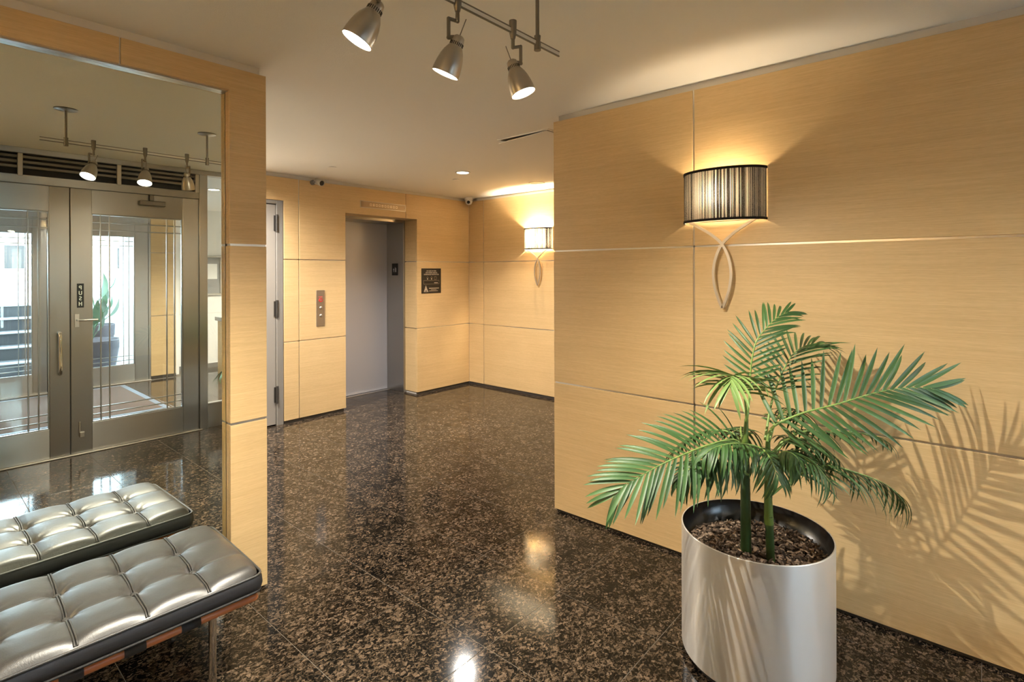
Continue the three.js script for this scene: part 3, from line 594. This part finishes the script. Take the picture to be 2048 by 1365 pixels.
spotHead(0.804, [-0.36, -0.87, -0.32], [-0.5, 0.5], 'spotlight tilted towards the mirror wall, next to the rail end over the bench', 7.5, 0.95, 1);
spotHead(1.075, [-0.16, -0.91, -0.37], [-0.55, -0.4], 'middle spotlight of the three on the rail, tilted towards the mirror column', 8.5, 0.95, 1);
spotHead(1.32, [0.2, -0.93, 0.28], [0.7, 0.5], 'spotlight turned towards the potted palm, next to the rail end with the bare stem', 6.8, 1.2, 1);

// ================================================================ DOWNLIGHTS AND CEILING DETAILS
function downlight(x, z, lit, cd, label, r = 0.07, cone = 1.2) {
  const t = thing('downlight', label, 'downlight', [x, CEIL, z], 0, 'round recessed downlights');
  M('trim_ring', lathe([[r * 0.82, -0.001], [r * 0.86, -0.007], [r, -0.005], [r * 1.06, -0.0005], [r * 0.82, -0.0005]], 40), lit ? mat.white : mat.silver, t);
  if (lit) {
    M('lens', cyl(r * 0.82, r * 0.82, 0.004, 36).translate(0, -0.004, 0), glow([1, 0.9, 0.7], 7), t);
    const L = new THREE.SpotLight(C3(DOWN), cd, 0, cone, 1, 2); L.position.set(0, -0.012, 0); L.target.position.set(0, -1, 0); L.castShadow = true; L.shadow.radius = 3; t.add(L); t.add(L.target);
  } else {
    M('grille', lathe([[0, -0.004], [r * 0.3, -0.004], [r * 0.34, -0.001], [r * 0.8, -0.001], [r * 0.82, -0.003]], 36), mat.framePaint, t);
  }
}
downlight(3.67, -3.84, true, 26, 'lit recessed downlight in the ceiling before the lift');
downlight(4.66, -3.7, false, 0, 'unlit round ceiling fitting near the bright sconce', 0.085);
downlight(1.62, -4.75, true, 46, 'added fill light built as a recessed downlight, hidden behind the mirror wall', 0.07, 1.45);  // added where the mirror wall hides it, brightens the lift wall
downlight(2.466, 1.54, true, 22, 'lit recessed downlight in the entry hall ceiling beside the side pane');
downlight(1.0, 1.95, true, 5, 'added fill downlight over the entrance mat');  // extra lamp added to raise the light level in the entry hall
downlight(3.7, 2.3, true, 45, 'added fill downlight over the cream cabinet in the entry hall');  // added lamp that brightens the white hall wall past the side pane
for (const [x, z, l] of [[2.673, -4.541, 'small dark sprinkler slot in the ceiling beside the grey door'], [3.9, -4.185, 'small dark sprinkler slot in the ceiling behind the lit downlight']]) {
  const t = thing('ceiling_slot', l, 'ceiling slot', [x, CEIL, z]);
  M('cap', cyl(0.038, 0.034, 0.006, 28).translate(0, -0.004, 0), mat.plaster, t); M('gap', cyl(0.03, 0.03, 0.002, 24).translate(0, -0.001, 0), mat.black, t);
}
{ // sagging access hatch above the end of the right wall
  const t = thing('ceiling_hatch', 'slightly sagging white access hatch in the ceiling by the end of the right wall', 'access hatch', [2.93, CEIL, -2.45]);
  M('frame', join([box(0, 0.5, -0.006, 0, -0.25, -0.235, 0.001), box(0, 0.5, -0.006, 0, 0.205, 0.22, 0.001), box(0, 0.015, -0.006, 0, -0.235, 0.205, 0.001), box(0.485, 0.5, -0.006, 0, -0.235, 0.205, 0.001)]), mat.plaster, t);
  M('opening', box(0.015, 0.485, -0.0012, -0.0002, -0.235, 0.205, 0), mat.black, t);  // black sheet on the solid ceiling, paints the shade inside the hatch gap
  M('hatch_panel', box(0.004, 0.48, -0.007, -0.002, -0.45, 0, 0.001), mat.plaster, t, [0.012, -0.004, 0.2], [-0.04, 0, 0.0]);
}

// ================================================================ LIFT FITTINGS AND SIGNS
{
  const t = thing('call_panel', 'brushed steel lift call panel with a red fire key and two buttons', 'call panel', [2.915, 0.94, -FE]);
  M('plate', box(-0.048, 0.048, 0, 0.375, 0, 0.006, 0.002), mat.steel, t);
  M('key_switch', cyl(0.021, 0.021, 0.008, 26).rotateX(Math.PI / 2), std([0.45, 0.03, 0.03], 0.4), t, [0, 0.272, 0.009]).userData.label = 'red fire key switch';
  M('key_core', cyl(0.009, 0.009, 0.004, 16).rotateX(Math.PI / 2), mat.silver, t, [0, 0.272, 0.014]);
  M('red_legend', box(-0.022, 0.022, 0.3, 0.312, 0.006, 0.0068, 0), std([0.45, 0.1, 0.08], 0.5), t);
  for (const y of [0.192, 0.11]) M('button', lathe([[0, 0.009], [0.011, 0.008], [0.0155, 0.004], [0.0165, 0]], 24).rotateX(Math.PI / 2), mat.silver, t, [0.003, y, 0.006]);
}
{
  const tex = canvasTex(1024, 128, (c, w, h) => {
    c.fillStyle = '#9a8468'; c.fillRect(0, 0, w, h); c.strokeStyle = '#f3e2c4'; c.lineWidth = 7;
    for (let i = 0; i < 10; i++) { const x = 200 + i * 66; c.strokeRect(x, 42, 32, 44); if (i % 3 === 1) { c.beginPath(); c.moveTo(x, 64); c.lineTo(x + 32, 64); c.stroke(); } }
  });
  const t = thing('floor_indicator', 'narrow steel floor indicator bar over the lift opening', 'indicator', [3.707, 2.222, -FE]);
  M('plate', box(-0.313, 0.313, 0, 0.078, 0, 0.006, 0.001), mat.silver, t);
  M('floor_marks', new THREE.PlaneGeometry(0.61, 0.066), new THREE.MeshStandardMaterial({ map: tex, roughness: 0.35, metalness: 0.4 }), t, [0, 0.039, 0.0066]);
  M('screw', cyl(0.004, 0.004, 0.003, 12).rotateX(Math.PI / 2), mat.nickelDark, t, [0.295, 0.039, 0.008]);
}
{
  const tex = canvasTex(512, 512, (c, w, h) => {
    c.fillStyle = '#1d1813'; c.fillRect(0, 0, w, h); c.fillStyle = '#c9b9a4'; c.strokeStyle = '#a89880'; c.textAlign = 'center'; c.lineWidth = 4;
    c.font = 'bold 34px sans-serif'; c.fillText('IN CASE OF FIRE', w / 2, 56); c.fillText('USE STAIRS UNLESS', w / 2, 94); c.fillText('OTHERWISE INSTRUCTED', w / 2, 132);
    for (const x of [150, 258]) { c.beginPath(); c.arc(x, 185, 18, 0, 7); c.stroke(); c.beginPath(); c.arc(x, 216, 12, 0, 7); c.fill(); }
    c.strokeRect(336, 168, 52, 60); c.strokeRect(46, 248, 420, 74); c.fillRect(330, 292, 100, 14);
    c.beginPath(); c.moveTo(104, 348); c.lineTo(50, 490); c.lineTo(170, 490); c.closePath(); c.fill(); c.fillStyle = '#1d1813'; for (let i = 0; i < 5; i++) c.fillRect(60, 372 + i * 26, 100, 8); c.beginPath(); c.arc(110, 470, 12, 0, 7); c.fill();
    c.fillStyle = '#9c8d78'; c.fillRect(190, 404, 270, 20); c.fillRect(240, 440, 150, 12); c.fillRect(190, 464, 240, 14);
  });
  const t = thing('fire_notice', 'black fire notice plate on the panel to the right of the lift', 'sign', [4.415, 1.235, -FE]);
  M('plate', box(-0.158, 0.158, 0, 0.31, 0, 0.005, 0.001), mat.blackGloss, t);
  M('print', new THREE.PlaneGeometry(0.306, 0.3), new THREE.MeshStandardMaterial({ map: tex, roughness: 0.35 }), t, [0, 0.155, 0.0056]);
}
{
  const tex = canvasTex(128, 160, (c, w, h) => { c.fillStyle = '#0c0c0e'; c.fillRect(0, 0, w, h); c.fillStyle = '#cfd4da'; c.beginPath(); c.moveTo(20, 90); c.lineTo(38, 60); c.lineTo(56, 90); c.fill(); c.fillRect(32, 88, 12, 34); c.fillRect(72, 48, 12, 74); c.fillRect(92, 60, 12, 62); });
  const t = thing('lift_position_display', 'small black floor display on the steel lift jamb', 'display', [EX1 - 0.025, 1.46, -5.6]);
  M('housing', box(-0.006, 0, 0, 0.15, -0.06, 0.06, 0.002), mat.blackGloss, t);
  M('screen', new THREE.PlaneGeometry(0.1, 0.13), new THREE.MeshStandardMaterial({ map: tex, roughness: 0.3 }), t, [-0.0066, 0.075, 0], [0, -Math.PI / 2, 0]);
}
{
  const t = thing('bullet_camera', 'grey bullet security camera at the ceiling above the call panel', 'camera', [2.86, 2.415, -FE]);
  M('mount', join([cyl(0.026, 0.026, 0.02, 20).rotateX(Math.PI / 2).translate(-0.03, 0.012, 0.01), cyl(0.009, 0.009, 0.05, 12).rotateX(Math.PI / 2).translate(-0.03, 0.012, 0.035)]), mat.framePaint, t);
  const dir = V(0.06, -0.3, 0.95).normalize(), q = new THREE.Quaternion().setFromUnitVectors(V(0, 1, 0), dir);
  const g = lathe([[0, -0.05], [0.028, -0.05], [0.032, -0.044], [0.034, 0.05], [0.031, 0.058], [0.026, 0.058], [0.025, 0.05], [0, 0.05]], 28); g.applyQuaternion(q);
  M('body', g, std([0.42, 0.39, 0.33], 0.45), t, [0.0, 0.012, 0.075]);
  M('lens', cyl(0.0245, 0.0245, 0.004, 24).translate(0, 0.0535, 0).applyQuaternion(q), mat.blackGloss, t, [0.0, 0.012, 0.075]);
}
{
  const t = thing('dome_camera', 'cream eyeball security camera in the corner by the fire notice', 'camera', [4.985, CEIL, -5.105]);
  M('base', cyl(0.058, 0.052, 0.03, 30).translate(0, -0.015, 0), mat.cameraWhite, t);
  M('eyeball', new THREE.SphereGeometry(0.047, 28, 18).translate(0, -0.05, 0), mat.cameraWhite, t);
  const dir = V(-0.72, -0.3, 0.62).normalize(), q = new THREE.Quaternion().setFromUnitVectors(V(0, 1, 0), dir);
  M('lens', cyl(0.021, 0.021, 0.012, 22).translate(0, 0.043, 0).applyQuaternion(q), mat.blackGloss, t, [0, -0.05, 0]);
}

// ================================================================ PLANTER AND PALM
const PX = 2.2, PZ = -0.67, PR = 0.272, PH = 0.5, SOIL = 0.425;
{
  const t = thing('steel_planter', 'large round brushed steel planter holding the palm', 'planter', [PX, 0, PZ]);
  const g = lathe([[PR - 0.006, 0.03], [PR - 0.003, 0.026], [PR, 0.03], [PR, PH - 0.002], [PR - 0.001, PH], [PR - 0.005, PH]], 96);
  const uv = g.attributes.uv; for (let i = 0; i < uv.count; i++) uv.setXY(i, uv.getX(i) * 1.7, g.attributes.position.getY(i));
  M('drum', g, mat.pot, t).userData.label = 'brushed stainless steel drum';
  M('inner_lining', lathe([[PR - 0.005, PH - 0.0005], [PR - 0.0065, 0.36], [0, 0.36]], 72), mat.blackGloss, t).userData.label = 'black plastic lining';
  M('plinth', cyl(PR - 0.022, PR - 0.022, 0.032, 60).translate(0, 0.016, 0), mat.rubber, t);
  M('soil', lathe([[0, SOIL - 0.012], [PR * 0.5, SOIL - 0.014], [PR - 0.008, SOIL - 0.02]], 40), std([0.035, 0.024, 0.016], 0.95), t);
  // bark chips
  const n = 1900, ch = new THREE.InstancedMesh(cbox(1, 0.32, 0.55, 0.16), std([1, 1, 1], 0.85), n); ch.name = 'bark_chips'; ch.userData = { kind: 'stuff', label: 'brown and tan bark chips' };
  const o = new THREE.Object3D(), c = new THREE.Color();
  for (let i = 0; i < n; i++) {
    const r = (PR - 0.02) * Math.sqrt(rnd()), a = rnd() * Math.PI * 2, s = rr(0.009, 0.024);
    o.position.set(r * Math.cos(a), SOIL - 0.012 + rr(-0.004, 0.012) + 0.012 * Math.sin(a * 2 + 1) * r / PR, r * Math.sin(a)); o.rotation.set(rr(-0.7, 0.7), rnd() * 6.3, rr(-0.6, 0.6)); o.scale.set(s, s * rr(0.5, 1.1), s * rr(0.7, 1.3)); o.updateMatrix(); ch.setMatrixAt(i, o.matrix);
    const k = rnd(); c.setRGB(...(k < 0.4 ? [0.07, 0.045, 0.03] : k < 0.75 ? [0.17, 0.115, 0.08] : [0.34, 0.25, 0.18])); ch.setColorAt(i, c);
  }
  ch.castShadow = ch.receiveShadow = true; t.add(ch);
}
{
  const t = thing('potted_palm', 'green feather palm with arching fronds in the steel planter', 'palm', [PX, SOIL, PZ]);
  const loc = (p) => V(p[0] - PX, p[1] - SOIL, p[2] - PZ);
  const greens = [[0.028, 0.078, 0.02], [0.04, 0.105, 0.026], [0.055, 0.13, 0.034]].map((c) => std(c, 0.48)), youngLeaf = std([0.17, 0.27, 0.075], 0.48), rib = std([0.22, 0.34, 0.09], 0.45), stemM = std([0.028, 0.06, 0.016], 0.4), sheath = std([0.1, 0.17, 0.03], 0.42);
  const stemMesh = (pts, r0, r1, m, name) => { const cv = new THREE.CatmullRomCurve3(pts), N = 40, g = new THREE.TubeGeometry(cv, N, 1, 16), p = g.attributes.position; for (let i = 0; i <= N; i++) { const c = cv.getPointAt(i / N), k = i / N, ring = 1 + 0.05 * Math.pow(Math.abs(Math.sin(k * 21)), 12); for (let j = 0; j <= 16; j++) { const q = V().fromBufferAttribute(p, i * 17 + j).sub(c).multiplyScalar((r0 + (r1 - r0) * k) * ring).add(c); p.setXYZ(i * 17 + j, q.x, q.y, q.z); } } g.computeVertexNormals(); return M(name, g, m, t); };
  stemMesh([[2.157, 0.41, -0.689], [2.156, 0.62, -0.69], [2.155, 0.76, -0.691]].map(loc), 0.02, 0.0165, stemM, 'trunk');
  stemMesh([[2.155, 0.75, -0.691], [2.156, 0.83, -0.69], [2.161, 0.93, -0.687]].map(loc), 0.0165, 0.007, sheath, 'crown_sheath');
  stemMesh([[2.165, 0.41, -0.602], [2.159, 0.54, -0.605], [2.16, 0.66, -0.609]].map(loc), 0.015, 0.014, stemM, 'trunk');
  stemMesh([[2.16, 0.55, -0.607], [2.159, 0.68, -0.609], [2.162, 0.86, -0.61]].map(loc), 0.017, 0.008, sheath, 'crown_sheath');
  const blades = [0.15, 0.45, 0.8, 1.15].map((d) => bladeGeo(1, 0.115, d, 0.3, 6));
  let singles = 0;
  function frond(pts, o) {
    const cv = new THREE.CatmullRomCurve3(pts.map(loc)), n = o.n, N = 40;
    const g = new THREE.TubeGeometry(cv, N, 1, 7), p = g.attributes.position;
    for (let i = 0; i <= N; i++) { const c = cv.getPointAt(i / N), r = 0.0052 * (1 - 0.82 * i / N); for (let j = 0; j <= 7; j++) { const q = V().fromBufferAttribute(p, i * 8 + j).sub(c).multiplyScalar(r).add(c); p.setXYZ(i * 8 + j, q.x, q.y, q.z); } }
    const f = M('frond', g, rib, t); f.userData.label = o.label;
    const merged = [];
    for (let i = 0; i < n; i++) for (const side of [-1, 1]) {
      const k = o.t0 + (1 - o.t0) * (i + (side > 0 ? 0.5 : 0.2)) / n, at = cv.getPointAt(Math.min(1, k)), T = cv.getTangentAt(Math.min(1, k));
      let nn = V(...o.up).normalize(); const S = T.clone().cross(nn).normalize().multiplyScalar(side); nn = S.clone().cross(T).multiplyScalar(side).normalize(); if (nn.dot(V(...o.up)) < 0) nn.negate();
      const q = (k - o.t0) / (1 - o.t0), ang = (o.a0 ?? 1.15) + ((o.a1 ?? 0.45) - (o.a0 ?? 1.15)) * q + rr(-0.07, 0.07), lift = (o.lift ?? 0.15) + rr(-0.1, 0.1);
      const len = o.len * (0.55 + 0.45 * Math.sin(Math.PI * Math.min(1, 0.18 + 0.75 * q))) * (q > 0.85 ? 1 - 1.6 * (q - 0.85) : 1) * rr(0.92, 1.06);
      const Y = T.clone().multiplyScalar(Math.cos(ang)).addScaledVector(S, Math.sin(ang)).addScaledVector(nn, lift).normalize();
      let Z = nn.clone().addScaledVector(Y, -nn.dot(Y)).normalize(); const X = Y.clone().cross(Z).normalize();
      const mt = new THREE.Matrix4().makeBasis(X.multiplyScalar(o.w ?? len * 1.12), Y.multiplyScalar(len), Z.multiplyScalar(len)).setPosition(at);
      const geo = blades[Math.max(0, Math.min(3, Math.round((o.droop ?? 0.4) * 2.6 + rr(-0.5, 0.5))))], m = o.leaf ?? greens[Math.floor(rnd() * 3)];
      if (!o.stuff && singles < 300) { const b = new THREE.Mesh(geo, m); b.name = 'leaflet'; b.castShadow = b.receiveShadow = true; b.applyMatrix4(mt); f.add(b); singles++; }
      else merged.push(geo.clone().applyMatrix4(mt));
    }
    if (merged.length) { const b = M('leaflets', mergeGeometries(merged), greens[1], f); b.userData.kind = 'stuff'; }
  }
  frond([[2.16, 0.819, -0.613], [2.169, 0.903, -0.602], [2.209, 0.961, -0.526], [2.289, 1.013, -0.396], [2.367, 1.059, -0.282], [2.437, 1.076, -0.188], [2.476, 1.071, -0.118]], { n: 21, t0: 0.16, len: 0.24, w: 0.155, up: [-0.97, 0.25, -0.12], a0: 1.35, a1: 0.3, droop: 0.15, lift: 0.1, label: 'long frond reaching along the wall' });
  frond([[2.147, 0.805, -0.688], [2.082, 0.864, -0.702], [1.976, 0.867, -0.747], [1.865, 0.85, -0.798], [1.777, 0.82, -0.854], [1.702, 0.792, -0.894], [1.649, 0.768, -0.925], [1.61, 0.731, -0.953]], { n: 25, t0: 0.1, len: 0.225, w: 0.145, up: [-0.55, 0.8, 0.45], a0: 1.3, a1: 0.35, droop: 0.35, lift: 0.12, label: 'long frond reaching over the bare floor' });
  frond([[2.161, 0.908, -0.687], [2.169, 1.024, -0.678], [2.172, 1.103, -0.675], [2.177, 1.171, -0.669], [2.199, 1.233, -0.659], [2.235, 1.282, -0.632], [2.285, 1.32, -0.606], [2.325, 1.34, -0.576]], { n: 18, t0: 0.28, len: 0.155, w: 0.105, up: [-0.9, 0.3, 0.1], a0: 1.2, a1: 0.35, droop: 0.45, lift: 0.1, label: 'tall upright frond' });
  frond([[2.176, 0.859, -0.624], [2.27, 0.995, -0.623], [2.355, 1.108, -0.602], [2.417, 1.169, -0.577], [2.491, 1.196, -0.538], [2.547, 1.189, -0.503]], { n: 17, t0: 0.36, len: 0.19, w: 0.11, up: [-0.7, 0.65, -0.1], a0: 1.2, a1: 0.3, droop: 0.3, lift: 0.12, label: 'frond leaning against the wall' });
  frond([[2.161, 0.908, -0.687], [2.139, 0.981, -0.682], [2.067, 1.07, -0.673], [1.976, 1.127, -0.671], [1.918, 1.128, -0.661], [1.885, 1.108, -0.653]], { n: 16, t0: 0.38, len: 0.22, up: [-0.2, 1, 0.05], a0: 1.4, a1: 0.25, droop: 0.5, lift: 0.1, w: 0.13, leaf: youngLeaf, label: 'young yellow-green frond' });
  frond([[2.167, 0.781, -0.604], [2.117, 0.838, -0.616], [2.022, 0.875, -0.648], [1.914, 0.893, -0.681], [1.855, 0.889, -0.703], [1.816, 0.875, -0.717]], { n: 18, t0: 0.25, len: 0.135, w: 0.12, up: [-0.1, 1, 0.1], a0: 1.25, a1: 0.3, droop: 1.0, lift: -0.1, label: 'drooping frond below the young one' });
  frond([[2.171, 0.658, -0.6], [2.223, 0.718, -0.54], [2.302, 0.767, -0.449], [2.365, 0.746, -0.362], [2.428, 0.705, -0.275], [2.474, 0.65, -0.222]], { n: 23, t0: 0.22, len: 0.185, w: 0.105, up: [-0.15, 1, -0.1], a0: 1.0, a1: 0.3, droop: 1.0, lift: -0.1, label: 'drooping frond beside the planter' });
  frond([[2.143, 0.723, -0.678], [2.05, 0.779, -0.693], [1.951, 0.81, -0.73], [1.874, 0.808, -0.773], [1.827, 0.781, -0.797], [1.81, 0.74, -0.815]], { n: 18, t0: 0.25, len: 0.14, w: 0.12, up: [-0.3, 1, 0.2], a0: 1.15, a1: 0.3, droop: 1.0, lift: -0.1, label: 'drooping frond under the long one over the floor' });
  frond([[2.164, 0.79, -0.608], [2.255, 0.882, -0.534], [2.361, 0.88, -0.459], [2.459, 0.87, -0.376], [2.518, 0.854, -0.309], [2.55, 0.827, -0.272]], { n: 17, t0: 0.25, len: 0.13, up: [-0.1, 1, 0], a0: 1.1, a1: 0.3, droop: 0.9, lift: 0, stuff: true, label: 'frond under the long one' });
  frond([[2.163, 0.753, -0.608], [2.123, 0.842, -0.549], [2.087, 0.85, -0.499], [2.068, 0.82, -0.474]], { n: 14, t0: 0.3, len: 0.12, up: [-0.2, 1, 0.2], droop: 1.0, lift: -0.1, stuff: true, label: 'short frond' });
  frond([[2.147, 0.815, -0.688], [2.173, 0.858, -0.734], [2.188, 0.85, -0.839], [2.198, 0.778, -0.949], [2.196, 0.697, -1.027]], { n: 16, t0: 0.25, len: 0.13, up: [0, 1, -0.1], droop: 0.8, stuff: true, label: 'frond behind the long one' });
  frond([[2.164, 0.79, -0.608], [2.281, 0.844, -0.581], [2.443, 0.802, -0.547], [2.553, 0.733, -0.496]], { n: 15, t0: 0.3, len: 0.13, up: [0, 1, 0], droop: 0.9, stuff: true, label: 'short frond towards the wall' });
  const more = [[[2.16, 0.8, -0.61], [2.2, 0.87, -0.55], [2.26, 0.86, -0.47], [2.3, 0.8, -0.4]], [[2.155, 0.78, -0.69], [2.1, 0.85, -0.63], [2.04, 0.84, -0.57], [2.0, 0.78, -0.53]], [[2.16, 0.78, -0.61], [2.12, 0.84, -0.53], [2.11, 0.83, -0.45], [2.11, 0.77, -0.39]], [[2.155, 0.79, -0.69], [2.2, 0.86, -0.72], [2.29, 0.86, -0.75], [2.38, 0.79, -0.78]], [[2.16, 0.72, -0.61], [2.23, 0.8, -0.57], [2.33, 0.8, -0.52], [2.42, 0.72, -0.47]], [[2.155, 0.77, -0.69], [2.09, 0.82, -0.76], [2.02, 0.8, -0.83], [1.98, 0.73, -0.88]], [[2.16, 0.84, -0.61], [2.25, 0.93, -0.6], [2.36, 0.95, -0.58], [2.47, 0.9, -0.55]]];
  more.forEach((p, i) => frond(p, { n: 13, t0: 0.25, len: 0.14, w: 0.1, up: [0, 1, 0], droop: 0.95, lift: -0.05, stuff: true, label: 'short arching frond in the crown' }));
}

renderer.render(scene, camera);
